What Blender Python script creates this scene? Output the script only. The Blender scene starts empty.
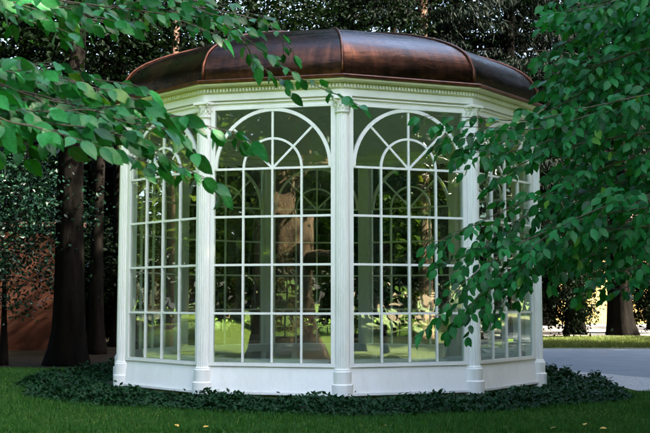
import bpy, math, random
import numpy as np
from mathutils import Vector, Matrix

# ------------------------------------------------------------------ camera
sc = bpy.context.scene
COL = sc.collection
F_PX, CAM_H, PITCH = 1044.6, 1.457, 0.080
cam_d = bpy.data.cameras.new('camera'); cam = bpy.data.objects.new('camera', cam_d); COL.objects.link(cam)
cam.location = (0, 0, CAM_H); cam.rotation_euler = (math.pi/2 + PITCH, 0, 0)
cam_d.sensor_width = 36; cam_d.lens = 36*F_PX/650; cam_d.clip_start = 0.05; cam_d.clip_end = 1500
cam_d.dof.use_dof = True; cam_d.dof.focus_distance = 16.5; cam_d.dof.aperture_fstop = 8.0
sc.camera = cam
# ------------------------------------------------------------------ sky, sun, exposure
SUN_AZ, SUN_EL = math.radians(112), math.radians(38)      # azimuth from +Y towards +X
w = bpy.data.worlds.new('World'); sc.world = w; w.use_nodes = True
nt = w.node_tree; bg = nt.nodes['Background']
sky = nt.nodes.new('ShaderNodeTexSky'); sky.sky_type = 'NISHITA'; sky.sun_disc = False
sky.sun_elevation = SUN_EL; sky.sun_rotation = SUN_AZ; sky.air_density = 1.0; sky.dust_density = 4.0; sky.ozone_density = 0.6
nt.links.new(sky.outputs[0], bg.inputs[0]); bg.inputs[1].default_value = 0.12
sd = bpy.data.lights.new('sun', 'SUN'); sd.energy = 5.0; sd.angle = math.radians(0.5); sd.color = (1, .90, .74)
so = bpy.data.objects.new('sun', sd); COL.objects.link(so)
sdir = Vector((math.sin(SUN_AZ)*math.cos(SUN_EL), math.cos(SUN_AZ)*math.cos(SUN_EL), math.sin(SUN_EL)))
so.rotation_euler = sdir.to_track_quat('Z', 'Y').to_euler(); so.location = (30, -12, 30)
sc.view_settings.view_transform = 'Standard'; sc.view_settings.look = 'None'
sc.view_settings.gamma = 1.0; sc.view_settings.use_curve_mapping = False
sc.view_settings.exposure = 3.85
sc.render.engine = 'CYCLES'
sc.cycles.max_bounces = 10; sc.cycles.transparent_max_bounces = 24
sc.cycles.glossy_bounces = 4; sc.cycles.transmission_bounces = 4; sc.cycles.diffuse_bounces = 4
sc.cycles.caustics_reflective = False; sc.cycles.caustics_refractive = False
sc.cycles.sample_clamp_indirect = 6

def at(px, py, d):
    """photo pixel (650x433) at ground distance d -> world point"""
    u = (px-325)/F_PX; v = (216.5-py)/F_PX
    dx, dy, dz = u, math.cos(PITCH)-v*math.sin(PITCH), math.sin(PITCH)+v*math.cos(PITCH)
    return Vector((dx*d/dy, d, CAM_H+dz*d/dy))

# ------------------------------------------------------------------ materials
def mat(name):
    m = bpy.data.materials.new(name); m.use_nodes = True
    n = m.node_tree.nodes; l = m.node_tree.links
    return m, n, l, n['Principled BSDF'], n['Material Output']
def ramp(n, stops, interp='LINEAR'):
    r = n.new('ShaderNodeValToRGB'); r.color_ramp.interpolation = interp
    while len(r.color_ramp.elements) < len(stops): r.color_ramp.elements.new(0.5)
    for e, (p, c) in zip(r.color_ramp.elements, stops): e.position = p; e.color = (*c, 1)
    return r
def noise(n, l, scale, detail=4, rough=.6, coord='Object', stretch=None):
    tc = n.new('ShaderNodeTexCoord'); t = n.new('ShaderNodeTexNoise')
    t.inputs['Scale'].default_value = scale; t.inputs['Detail'].default_value = detail; t.inputs['Roughness'].default_value = rough
    if stretch:
        mp = n.new('ShaderNodeMapping'); mp.inputs['Scale'].default_value = stretch
        l.new(tc.outputs[coord], mp.inputs[0]); l.new(mp.outputs[0], t.inputs[0])
    else: l.new(tc.outputs[coord], t.inputs[0])
    return t
def bump(n, l, src, p, strength=.3, dist=.02):
    b = n.new('ShaderNodeBump'); b.inputs['Strength'].default_value = strength; b.inputs['Distance'].default_value = dist
    l.new(src, b.inputs['Height']); l.new(b.outputs[0], p.inputs['Normal'])

def noisy(name, stops, scale, rough=.6, detail=5, bstr=.3, bdist=.02, stretch=None, bscale=None, metallic=0, spec=.5):
    m, n, l, p, o = mat(name)
    t = noise(n, l, scale, detail, .62, 'Object', stretch); r = ramp(n, stops); l.new(t.outputs[0], r.inputs[0])
    l.new(r.outputs[0], p.inputs['Base Color']); p.inputs['Roughness'].default_value = rough; p.inputs['Metallic'].default_value = metallic
    p.inputs['Specular IOR Level'].default_value = spec
    if bstr: 
        t2 = noise(n, l, bscale or scale*3, 6, .7, 'Object', stretch); bump(n, l, t2.outputs[0], p, bstr, bdist)
    return m

def leaf_mat(name, c1, c2, c3, rough=.42, spec=.5, trans=.25, tcol=None, veins=False):
    m, n, l, p, o = mat(name)
    g = n.new('ShaderNodeNewGeometry'); oi = n.new('ShaderNodeObjectInfo')
    ad = n.new('ShaderNodeMath'); ad.operation = 'ADD'; fr = n.new('ShaderNodeMath'); fr.operation = 'FRACT'
    l.new(g.outputs['Random Per Island'], ad.inputs[0]); l.new(oi.outputs['Random'], ad.inputs[1]); l.new(ad.outputs[0], fr.inputs[0])
    r = ramp(n, [(0, c1), (.55, c2), (.965, c2), (1, c3)]); l.new(fr.outputs[0], r.inputs[0])
    l.new(r.outputs[0], p.inputs['Base Color']); p.inputs['Roughness'].default_value = rough; p.inputs['Specular IOR Level'].default_value = spec
    col = r.outputs[0]
    if veins:
        uvn = n.new('ShaderNodeTexCoord'); sx = n.new('ShaderNodeSeparateXYZ'); l.new(uvn.outputs['UV'], sx.inputs[0])
        def mth(op, a, b_=None):
            q = n.new('ShaderNodeMath'); q.operation = op
            for i_, v_ in ((0, a), (1, b_)):
                if v_ is None: continue
                if isinstance(v_, (int, float)): q.inputs[i_].default_value = v_
                else: l.new(v_, q.inputs[i_])
            return q.outputs[0]
        ax = mth('ABSOLUTE', sx.outputs[0]); ph = mth('SINE', mth('MULTIPLY', mth('SUBTRACT', sx.outputs[1], mth('MULTIPLY', ax, .9)), 55))
        vein = mth('MAXIMUM', mth('POWER', mth('MAXIMUM', ph, 0), 6), mth('LESS_THAN', ax, .012))
        tn_ = n.new('ShaderNodeTexNoise'); tn_.inputs['Scale'].default_value = 5; l.new(uvn.outputs['UV'], tn_.inputs[0])
        dk = ramp(n, [(.3, (.62, .66, .55)), (.6, (1, 1, 1))]); l.new(tn_.outputs[0], dk.inputs[0])
        mv = n.new('ShaderNodeMixRGB'); mv.blend_type = 'MULTIPLY'; mv.inputs[0].default_value = 1; l.new(col, mv.inputs[1]); l.new(dk.outputs[0], mv.inputs[2])
        m2 = n.new('ShaderNodeMixRGB'); m2.blend_type = 'MIX'; l.new(mth('MULTIPLY', vein, .16), m2.inputs[0]); l.new(mv.outputs[0], m2.inputs[1]); m2.inputs[2].default_value = (c2[0]*2.6+.01, c2[1]*1.7, c2[2]*2, 1)
        col = m2.outputs[0]; l.new(col, p.inputs['Base Color']); bump(n, l, ph, p, .07, .02)
    tr = n.new('ShaderNodeBsdfTranslucent'); mx = n.new('ShaderNodeMixShader'); mx.inputs[0].default_value = trans
    mc = n.new('ShaderNodeMixRGB'); mc.blend_type = 'MULTIPLY'; mc.inputs[0].default_value = 1; mc.inputs[2].default_value = (*(tcol or (1.5, 1.7, .6)), 1)
    l.new(col, mc.inputs[1]); l.new(mc.outputs[0], tr.inputs[0])
    l.new(p.outputs[0], mx.inputs[1]); l.new(tr.outputs[0], mx.inputs[2]); l.new(mx.outputs[0], o.inputs['Surface'])
    return m

M = {}
# white paint: faint dirt, brushy relief
def white_paint(name, base, dirt):
    m, n, l, p, o = mat(name)
    t = noise(n, l, 2.2, 6, .65, 'Object', (1, 1, .45)); r = ramp(n, [(.30, dirt), (.52, base), (1, base)]); l.new(t.outputs[0], r.inputs[0])
    t3 = noise(n, l, 26, 3, .6, 'Object', (1, 1, .3)); r3 = ramp(n, [(.25, (.955, .955, .945)), (.5, (1, 1, 1))]); l.new(t3.outputs[0], r3.inputs[0])
    mx = n.new('ShaderNodeMixRGB'); mx.blend_type = 'MULTIPLY'; mx.inputs[0].default_value = 1
    l.new(r.outputs[0], mx.inputs[1]); l.new(r3.outputs[0], mx.inputs[2]); l.new(mx.outputs[0], p.inputs['Base Color'])
    p.inputs['Roughness'].default_value = .38
    t2 = noise(n, l, 60, 4, .6); bump(n, l, t2.outputs[0], p, .12, .004)
    return m
M['white'] = white_paint('white_paint', (.83, .815, .77), (.74, .73, .67))
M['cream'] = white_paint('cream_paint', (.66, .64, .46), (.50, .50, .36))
M['inner'] = white_paint('inner_paint', (.74, .76, .66), (.68, .70, .60))
M['concrete'] = noisy('plinth_concrete', [(.3, (.30, .29, .26)), (.7, (.45, .44, .40))], 5, .85, bstr=.3)
M['floor'] = noisy('stone_floor', [(.3, (.28, .27, .24)), (.7, (.40, .39, .35))], 3, .6, bstr=.15)
M['bench'] = white_paint('bench_paint', (.66, .67, .66), (.56, .57, .55))

# weathered copper (UV: u across the panel, v up the slope)
def copper(name, seed):
    m, n, l, p, o = mat(name)
    oi = n.new('ShaderNodeObjectInfo'); tc = n.new('ShaderNodeTexCoord')
    va = n.new('ShaderNodeVectorMath'); va.operation = 'ADD'
    cb = n.new('ShaderNodeCombineXYZ'); ml = n.new('ShaderNodeMath'); ml.operation = 'MULTIPLY'; ml.inputs[1].default_value = 37
    l.new(oi.outputs['Random'], ml.inputs[0]); l.new(ml.outputs[0], cb.inputs[2])
    l.new(tc.outputs['UV'], va.inputs[0]); l.new(cb.outputs[0], va.inputs[1])
    def tex(sx, sy, sc_, det):
        mp = n.new('ShaderNodeMapping'); mp.inputs['Scale'].default_value = (sx, sy, 1); t = n.new('ShaderNodeTexNoise')
        t.inputs['Scale'].default_value = sc_; t.inputs['Detail'].default_value = det; t.inputs['Roughness'].default_value = .65
        l.new(va.outputs[0], mp.inputs[0]); l.new(mp.outputs[0], t.inputs[0]); return t
    a = tex(5.5, .5, 2.2, 6); b = tex(.9, 2.5, 1.6, 6); c = tex(1, 1, 1.2, 3)
    ad = n.new('ShaderNodeMath'); ad.operation = 'ADD'; l.new(a.outputs[0], ad.inputs[0]); l.new(b.outputs[0], ad.inputs[1])
    a2 = n.new('ShaderNodeMath'); a2.operation = 'ADD'; l.new(ad.outputs[0], a2.inputs[0]); l.new(c.outputs[0], a2.inputs[1])
    a3 = n.new('ShaderNodeMath'); a3.operation = 'DIVIDE'; a3.inputs[1].default_value = 3; l.new(a2.outputs[0], a3.inputs[0])
    r = ramp(n, [(.36, (.011, .008, .007)), (.46, (.025, .012, .009)), (.54, (.055, .022, .013)), (.68, (.15, .054, .027))]); l.new(a3.outputs[0], r.inputs[0])
    l.new(r.outputs[0], p.inputs['Base Color']); p.inputs['Metallic'].default_value = .88
    rr = n.new('ShaderNodeMapRange'); rr.inputs[1].default_value = .3; rr.inputs[2].default_value = .7; rr.inputs[3].default_value = .16; rr.inputs[4].default_value = .38
    l.new(b.outputs[0], rr.inputs[0]); l.new(rr.outputs[0], p.inputs['Roughness'])
    d = tex(1.2, 5.0, 2.0, 5); bump(n, l, d.outputs[0], p, .30, .03)
    return m
M['copper'] = copper('weathered_copper', 0)
M['copper_edge'] = noisy('copper_edge', [(.3, (.05, .019, .012)), (.7, (.15, .052, .028))], 8, .38, bstr=.1, metallic=.85)

# thin window glass: clear, with a two-sided mirror reflection growing towards grazing
m, n, l, p, o = mat('window_glass'); n.remove(p)
lw = n.new('ShaderNodeLayerWeight'); lw.inputs[0].default_value = .5
pw = n.new('ShaderNodeMath'); pw.operation = 'POWER'; pw.inputs[1].default_value = 5; l.new(lw.outputs['Facing'], pw.inputs[0])
mr = n.new('ShaderNodeMapRange'); mr.inputs[3].default_value = .105; mr.inputs[4].default_value = 1; l.new(pw.outputs[0], mr.inputs[0])
tr = n.new('ShaderNodeBsdfTransparent'); tr.inputs[0].default_value = (.87, .92, .88, 1); gl = n.new('ShaderNodeBsdfGlossy'); gl.inputs['Roughness'].default_value = .004
tn = noise(n, l, 1.1, 2, .5); bp = n.new('ShaderNodeBump'); bp.inputs['Strength'].default_value = .06; bp.inputs['Distance'].default_value = .05
l.new(tn.outputs[0], bp.inputs['Height'])
oi = n.new('ShaderNodeObjectInfo'); wn = n.new('ShaderNodeTexWhiteNoise'); wn.noise_dimensions = '1D'; l.new(oi.outputs['Random'], wn.inputs['W'])   # each pane sits a touch askew
v1 = n.new('ShaderNodeVectorMath'); v1.operation = 'SUBTRACT'; v1.inputs[1].default_value = (.5, .5, .5); l.new(wn.outputs['Color'], v1.inputs[0])
v2 = n.new('ShaderNodeVectorMath'); v2.operation = 'SCALE'; v2.inputs['Scale'].default_value = .022; l.new(v1.outputs[0], v2.inputs[0])
v3 = n.new('ShaderNodeVectorMath'); v3.operation = 'ADD'; l.new(bp.outputs[0], v3.inputs[0]); l.new(v2.outputs[0], v3.inputs[1])
v4 = n.new('ShaderNodeVectorMath'); v4.operation = 'NORMALIZE'; l.new(v3.outputs[0], v4.inputs[0]); l.new(v4.outputs[0], gl.inputs['Normal'])
mx = n.new('ShaderNodeMixShader'); l.new(mr.outputs[0], mx.inputs[0]); l.new(tr.outputs[0], mx.inputs[1]); l.new(gl.outputs[0], mx.inputs[2]); l.new(mx.outputs[0], o.inputs['Surface'])
M['glass'] = m

M['bark_shaded'] = noisy('shaded_bark', [(.3, (.0015, .0015, .0013)), (.7, (.007, .006, .005))], 6, .95, bstr=1.0, bdist=.08, stretch=(1, 1, .18), spec=.02)  # deep wood shade is put into this near-black bark colour
M['bark_red'] = noisy('reddish_bark', [(.3, (.05, .024, .015)), (.7, (.15, .075, .045))], 5, .9, bstr=.8, bdist=.05, stretch=(1, 1, .22))
M['bark_gold'] = noisy('golden_bark', [(.3, (.045, .030, .014)), (.7, (.16, .10, .04))], 4, .9, bstr=.9, bdist=.06, stretch=(1, 1, .25))  # golden-brown bark, tone varied by stretched noise
M['twig'] = noisy('twig_bark', [(.3, (.018, .016, .009)), (.7, (.05, .042, .024))], 30, .8, bstr=.2)
M['leaf_near'] = leaf_mat('leaf_emerald', (.003, .038, .009), (.010, .105, .023), (.06, .15, .012), .36, .17, .25, veins=True)
M['leaf_right'] = leaf_mat('leaf_bluegreen', (.003, .038, .010), (.012, .130, .032), (.07, .18, .014), .36, .13, .25, veins=True)
M['leaf_mass'] = leaf_mat('leaf_mass', (.010, .045, .018), (.018, .070, .026), (.04, .09, .02), .5, .2, .25)
M['leaf_bg'] = leaf_mat('leaf_woodland_shade', (.0010, .0028, .0014), (.002, .0055, .002), (.007, .011, .003), .6, .04, .2)  # the dimness under the trees is baked into this leaf colour
M['leaf_glossy'] = leaf_mat('leaf_glossy_dark', (.003, .012, .008), (.006, .020, .012), (.02, .06, .03), .28, .14, .08)
M['leaf_lawn'] = leaf_mat('leaf_sunlit', (.035, .075, .010), (.080, .130, .014), (.16, .17, .02), .5, .2, .3)
M['needle'] = leaf_mat('needle', (.0014, .003, .002), (.002, .005, .003), (.007, .004, .003), .6, .04, .1)  # needles darkened likewise, with the shade in their colour
M['cover'] = leaf_mat('ground_cover_leaf', (.005, .026, .008), (.008, .038, .012), (.018, .055, .015), .45, .12, .12)
M['grass'] = leaf_mat('grass_blade', (.010, .050, .008), (.028, .098, .014), (.10, .12, .03), .5, .15, .25)
M['grass_dry'] = leaf_mat('dry_grass_blade', (.03, .06, .012), (.07, .085, .02), (.17, .13, .05), .6, .2, .25)
M['autumn'] = noisy('dry_leaf', [(.3, (.45, .20, .03)), (.7, (.60, .42, .06))], 20, .6, bstr=.2)

def lawn_mat():
    m, n, l, p, o = mat('lawn'); 
    a = noise(n, l, .35, 6, .6, 'Object'); b = noise(n, l, 14, 6, .75, 'Object')
    ad = n.new('ShaderNodeMath'); ad.operation = 'ADD'; l.new(a.outputs[0], ad.inputs[0]); l.new(b.outputs[0], ad.inputs[1])
    dv = n.new('ShaderNodeMath'); dv.operation = 'MULTIPLY'; dv.inputs[1].default_value = .5; l.new(ad.outputs[0], dv.inputs[0])
    r = ramp(n, [(.35, (.06, .11, .012)), (.52, (.11, .175, .018)), (.68, (.17, .21, .03))]); l.new(dv.outputs[0], r.inputs[0])
    l.new(r.outputs[0], p.inputs['Base Color']); p.inputs['Roughness'].default_value = .9; p.inputs['Specular IOR Level'].default_value = .2
    c = noise(n, l, 45, 5, .8, 'Object'); bump(n, l, c.outputs[0], p, .9, .06); return m
M['lawn'] = lawn_mat()
M['dry'] = noisy('dry_verge', [(.32, (.05, .085, .015)), (.55, (.15, .14, .04)), (.75, (.28, .22, .08))], 1.5, .9, bstr=.8, bdist=.05, bscale=30)
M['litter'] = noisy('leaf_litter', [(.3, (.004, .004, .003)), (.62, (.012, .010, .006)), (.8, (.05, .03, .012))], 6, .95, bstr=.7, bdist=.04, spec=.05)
M['soil'] = noisy('soil', [(.3, (.010, .014, .007)), (.7, (.024, .028, .014))], 6, .95, bstr=.6, bdist=.04)
M['asphalt'] = noisy('asphalt', [(.3, (.085, .108, .122)), (.7, (.135, .160, .178))], 1.3, .6, bstr=.35, bdist=.01, bscale=90)
M['gravel'] = noisy('gravel', [(.32, (.16, .16, .155)), (.5, (.36, .355, .34)), (.7, (.55, .54, .52))], 26, .9, detail=8, bstr=.9, bdist=.02, bscale=40)
M['path'] = noisy('pale_path', [(.32, (.10, .09, .075)), (.7, (.22, .20, .17))], 3, .95, bstr=.4, bscale=20)
M['ochre'] = noisy('ochre_plaster', [(.3, (.42, .24, .06)), (.7, (.58, .36, .10))], 1.2, .9, bstr=.2)
M['yellow'] = noisy('yellow_plaster', [(.3, (.24, .155, .05)), (.7, (.33, .22, .08))], 1.0, .9, bstr=.2)
M['terra'] = noisy('terracotta_plaster', [(.3, (.016, .006, .0035)), (.7, (.040, .013, .007))], 1.4, .95, bstr=.3, spec=.1)  # plaster far darker than its own tone; colour holds the wall's shade
M['roof'] = noisy('brown_roof', [(.3, (.07, .035, .025)), (.7, (.12, .06, .04))], 3, .85)
M['darkglass'] = noisy('dark_window', [(0, (.02, .022, .025)), (1, (.03, .033, .036))], 1, .12, bstr=0)
M['trim'] = noisy('stone_trim', [(.3, (.55, .54, .50)), (.7, (.66, .65, .60))], 3, .8, bstr=.1)

# ------------------------------------------------------------------ helpers
def tag(o, label=None, cat=None, group=None, kind=None):
    if label: o['label'] = label
    if cat: o['category'] = cat
    if group: o['group'] = group
    if kind: o['kind'] = kind
    return o
def empty(name, loc=(0, 0, 0)):
    o = bpy.data.objects.new(name, None); COL.objects.link(o); o.location = loc; o.empty_display_size = .2; return o
def link(name, me, parent=None, mw=None):
    o = bpy.data.objects.new(name, me); COL.objects.link(o)
    if parent: o.parent = parent
    if mw is not None: o.matrix_local = mw
    return o
def np_mesh(name, V, Fc, material, smooth=False):
    V = np.asarray(V, np.float32); Fc = np.asarray(Fc, np.int32); k = Fc.shape[1]
    me = bpy.data.meshes.new(name); me.vertices.add(len(V)); me.vertices.foreach_set('co', V.ravel())
    me.loops.add(Fc.size); me.loops.foreach_set('vertex_index', Fc.ravel())
    me.polygons.add(len(Fc)); me.polygons.foreach_set('loop_start', np.arange(0, Fc.size, k, dtype=np.int32))
    me.polygons.foreach_set('loop_total', np.full(len(Fc), k, np.int32))
    me.polygons.foreach_set('use_smooth', np.full(len(Fc), smooth, bool))
    me.update(calc_edges=True); me.materials.append(M[material] if isinstance(material, str) else material); return me
class MB:
    def __init__(s): s.v = []; s.f = []
    def quadbox(s, pts):               # 8 points: bottom 4 (ccw), top 4
        b = len(s.v); s.v += [tuple(p) for p in pts]
        for q in ((3, 2, 1, 0), (4, 5, 6, 7), (0, 1, 5, 4), (1, 2, 6, 5), (2, 3, 7, 6), (3, 0, 4, 7)): s.f.append(tuple(b+i for i in q))
    def box(s, x0, x1, y0, y1, z0, z1):
        s.quadbox([(x0, y0, z0), (x1, y0, z0), (x1, y1, z0), (x0, y1, z0), (x0, y0, z1), (x1, y0, z1), (x1, y1, z1), (x0, y1, z1)])
    def tube(s, pts, rads, n=8, caps=True, jit=None):
        pts = [Vector(p) for p in pts]; rings = []
        ref = None
        for i, p in enumerate(pts):
            t = (pts[min(i+1, len(pts)-1)]-pts[max(i-1, 0)]).normalized()
            if ref is None: ref = Vector((1, 0, 0)) if abs(t.x) < .8 else Vector((0, 1, 0))
            a = (ref - t*ref.dot(t)).normalized(); ref = a; b = t.cross(a); r = []
            for k in range(n):
                an = 2*math.pi*k/n; rr = rads[i]*(1 if jit is None else jit(i, k))
                r.append(len(s.v)); s.v.append(tuple(p+a*math.cos(an)*rr+b*math.sin(an)*rr))
            rings.append(r)
        for i in range(len(rings)-1):
            for k in range(n): s.f.append((rings[i][k], rings[i][(k+1) % n], rings[i+1][(k+1) % n], rings[i+1][k]))
        if caps: s.f.append(tuple(reversed(rings[0]))); s.f.append(tuple(rings[-1]))
    def lathe(s, prof, n=24, mod=None):
        rings = []
        for j, (r, z) in enumerate(prof):
            ring = []
            for k in range(n):
                a = 2*math.pi*k/n; rr = r if mod is None else mod(j, k, r)
                ring.append(len(s.v)); s.v.append((rr*math.cos(a), rr*math.sin(a), z))
            rings.append(ring)
        for i in range(len(rings)-1):
            for k in range(n): s.f.append((rings[i][k], rings[i][(k+1) % n], rings[i+1][(k+1) % n], rings[i+1][k]))
        s.f.append(tuple(reversed(rings[0]))); s.f.append(tuple(rings[-1]))
    def mesh(s, name, material, smooth=False):
        me = bpy.data.meshes.new(name); me.from_pydata(s.v, [], s.f); me.materials.append(M[material])
        if smooth: me.polygons.foreach_set('use_smooth', [True]*len(me.polygons))
        me.update(); return me
    def build(s, name, material, parent=None, smooth=False, mw=None):
        return link(name, s.mesh(name, material, smooth), parent, mw)

def norm(A): return A/np.maximum(np.linalg.norm(A, axis=1, keepdims=True), 1e-9)
def leaf_quads(P, D, Nn, L, W, fold=.12, mid=.42):
    """arrays -> folded rhombic leaves (2 triangles each)"""
    D = norm(D); Nn = norm(Nn - D*np.sum(D*Nn, 1, keepdims=True)); S = np.cross(D, Nn)
    L = np.asarray(L).reshape(-1, 1); W = np.asarray(W).reshape(-1, 1)
    a = P; b = P+D*L*mid+S*W*.5+Nn*W*fold; c = P+D*L; d = P+D*L*mid-S*W*.5+Nn*W*fold
    V = np.stack([a, b, c, d], 1).reshape(-1, 3); i = np.arange(len(P))*4
    Fc = np.stack([np.stack([i, i+1, i+2], 1), np.stack([i, i+2, i+3], 1)], 1).reshape(-1, 3)
    return V, Fc
def sheet(name, pts, z, material, kind='structure'):
    me = bpy.data.meshes.new(name); me.from_pydata([(x, y, z) for x, y in pts], [], [tuple(range(len(pts)))]); me.materials.append(M[material])
    o = link(name, me); o['kind'] = kind; return o

# ------------------------------------------------------------------ the ground
N = 11; R = 3.75; GC = Vector((0.034, 18.911, 0)); DELTA = 0.0581
sheet('ground', [(-500, -500), (500, -500), (500, 900), (-500, 900)], 0, 'lawn')
rng = np.random.default_rng(5)
def wob(pts, amp, seed, n=6):
    r = random.Random(seed); out = []
    for i, (x, y) in enumerate(pts):
        x2, y2 = pts[(i+1) % len(pts)]
        for k in range(n):
            t = k/n; out.append((x+(x2-x)*t+(r.uniform(-amp, amp) if k else 0), y+(y2-y)*t+(r.uniform(-amp, amp) if k else 0)))
    return out
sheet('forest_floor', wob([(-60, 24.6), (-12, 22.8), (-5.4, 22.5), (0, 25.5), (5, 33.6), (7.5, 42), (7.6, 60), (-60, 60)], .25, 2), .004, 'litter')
sheet('road', wob([(4.6, 22.6), (6.1, 19.4), (9.5, 17.2), (60, 14), (60, 30), (9.5, 31.6), (5.2, 31.9), (1.2, 26.4)], .05, 3, 10), .008, 'asphalt')
sheet('gravel_strip', wob([(4.2, 22.4), (4.75, 19.5), (5.0, 16.9), (9, 15.6), (60, 12.2), (60, 13.9), (9.6, 17.3), (6.15, 19.5), (4.62, 22.7)], .07, 4, 8), .012, 'gravel')
sheet('grass_verge', wob([(5.4, 32.2), (9.5, 31.9), (60, 30.3), (60, 41), (15, 41.5), (9.2, 40), (8.0, 37.5)], .15, 6, 8), .010, 'dry')
sheet('garden_path', wob([(7.4, 39), (9.0, 41), (15, 43), (60, 43), (60, 64), (6, 64), (6.2, 50)], .12, 7, 8), .014, 'path')

# ------------------------------------------------------------------ the gazebo
gz = tag(empty('gazebo', GC), 'white glazed many-sided garden pavilion with copper dome roof and arched windows', 'gazebo')
def ang(k): return DELTA + k*2*math.pi/N
def vtx(k, r, z=0): a = ang(k); return Vector((r*math.sin(a), -r*math.cos(a), z))
AP = math.cos(math.pi/N)
def face_mw(k):
    """local frame of side k (between corner k and k+1): x along, y outwards-normal, z up, origin mid-edge of radius R"""
    a = ang(k+.5); nrm = Vector((math.sin(a), -math.cos(a), 0)); xd = Vector((math.cos(a), math.sin(a), 0))
    mw = Matrix.Identity(4); mw.col[0][:3] = xd; mw.col[1][:3] = -nrm; mw.col[2][:3] = (0, 0, 1); mw.translation = nrm*R*AP
    return mw                                     # local +y points INWARDS
def corner_mw(k, r=R):
    a = ang(k); nrm = Vector((math.sin(a), -math.cos(a), 0)); xd = Vector((math.cos(a), math.sin(a), 0))
    mw = Matrix.Identity(4); mw.col[0][:3] = xd; mw.col[1][:3] = -nrm; mw.col[2][:3] = (0, 0, 1); mw.translation = nrm*r
    return mw
def poly_ring(prof, name, material, closed=True, smooth=False, sub=1):
    """profile of (radius at corner, z) swept round the polygon"""
    b = MB(); m_ = len(prof)
    for k in range(N):
        for r, z in prof: b.v.append(tuple(vtx(k, r, z)))
    for k in range(N):
        k2 = (k+1) % N
        for j in range(m_ if closed else m_-1):
            j2 = (j+1) % m_; b.f.append((k*m_+j, k2*m_+j, k2*m_+j2, k*m_+j2))
    return b.build(name, material, gz, smooth)
EDGE = 2*R*math.sin(math.pi/N)
poly_ring([(R-.005, -.02), (R-.005, .085), (R-.30, .085), (R-.30, -.02)], 'plinth', 'concrete')
b = MB(); b.v = [tuple(vtx(k, R-.31, .09)) for k in range(N)]+[tuple(vtx(k, R-.31, 0)) for k in range(N)]
b.f = [tuple(range(N))]+[(k, N+k, N+(k+1) % N, (k+1) % N) for k in range(N)]; b.build('stone_floor', 'floor', gz)
# entablature: architrave moulding, frieze, dentils, cornice, gutter
poly_ring([(R+.015, 4.345), (R+.015, 4.40), (R+.045, 4.405), (R+.045, 4.425), (R-.2, 4.425), (R-.2, 4.345)], 'architrave', 'white')
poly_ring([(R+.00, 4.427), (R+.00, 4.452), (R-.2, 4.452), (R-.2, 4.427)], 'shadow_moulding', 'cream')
poly_ring([(R+.05, 4.454), (R+.05, 4.560), (R-.2, 4.560), (R-.2, 4.454)], 'frieze', 'white')
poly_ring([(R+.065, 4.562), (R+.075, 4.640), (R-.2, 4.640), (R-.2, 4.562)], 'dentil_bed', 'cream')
b = MB()
for k in range(N):
    mw = face_mw(k); L = EDGE*(R+.07)/R; nd = 42
    for i in range(nd):
        x = -L/2+.03+(L-.06)*i/(nd-1); o_ = -.07*AP
        b.quadbox([mw @ Vector(q) for q in ((x-.013, o_-.028, 4.578), (x+.013, o_-.028, 4.578), (x+.013, o_+.004, 4.578), (x-.013, o_+.004, 4.578),
                                          (x-.013, o_-.028, 4.624), (x+.013, o_-.028, 4.624), (x+.013, o_+.004, 4.624), (x-.013, o_+.004, 4.624))])
tag(b.build('dentils', 'white', gz), kind='stuff')
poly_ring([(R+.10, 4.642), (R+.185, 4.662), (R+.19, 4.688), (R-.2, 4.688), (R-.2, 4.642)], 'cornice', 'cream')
poly_ring([(R+.192, 4.690), (R+.222, 4.700), (R+.232, 4.728), (R+.215, 4.744), (R+.05, 4.764), (R-.05, 4.764), (R-.05, 4.690)], 'gutter', 'copper_edge')
# ceiling inside
b = MB(); b.v = [tuple(vtx(k, R-.21, 4.57)) for k in range(N)]+[(0, 0, 4.80)]
b.f = [(k, (k+1) % N, N) for k in range(N)]; b.build('ceiling', 'inner', gz)
# roof
prof = [(1.017, 0), (1.021, .12), (1.018, .23), (1.001, .36), (.986, .44), (.967, .51), (.942, .58), (.914, .645), (.86, .745), (.80, .84), (.73, .93), (.637, 1.045), (.52, 1.165), (.40, 1.27), (.25, 1.365), (.08, 1.42)]
RE, ZE = R, 4.766
for k in range(N):
    V, Fc, UV = [], [], []; nu = 8
    s_ = 0; sv = [0]
    for j in range(1, len(prof)): s_ += math.hypot((prof[j][0]-prof[j-1][0])*RE, prof[j][1]-prof[j-1][1]); sv.append(s_)
    rr = random.Random(k)
    for j, (r, z) in enumerate(prof):
        a, c = vtx(k, r*RE, ZE+z), vtx(k+1, r*RE, ZE+z); nv = (a+c).normalized()
        for i in range(nu+1):
            t = i/nu; dent = .006*math.sin(t*9+k*3+j*.9)*math.sin(math.pi*t)
            p_ = a.lerp(c, t)+Vector((nv.x, nv.y, .3))*dent
            V.append(tuple(p_)); UV.append(((t-.5)*r*EDGE, sv[j]))
    for j in range(len(prof)-1):
        for i in range(nu): q = j*(nu+1)+i; Fc.append((q, q+1, q+nu+2, q+nu+1))
    me = bpy.data.meshes.new('roof_panel'); me.from_pydata(V, [], Fc); me.materials.append(M['copper'])
    uv = me.uv_layers.new(name='UVMap')
    for lp in me.loops: uv.data[lp.index].uv = UV[lp.vertex_index]
    me.polygons.foreach_set('use_smooth', [True]*len(me.polygons)); link('roof_panel', me, gz)
for k in range(N):
    b = MB(); b.tube([vtx(k, r*RE+.006, ZE+z+.006) for r, z in prof], [.024]*len(prof), 8); b.build('hip_rib', 'copper_edge', gz, True)
b = MB(); b.lathe([(.38, 6.15), (.40, 6.20), (.26, 6.24), (.10, 6.27), (.05, 6.30), (.02, 6.31)], 22); b.build('roof_cap', 'copper_edge', gz, True)

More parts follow.
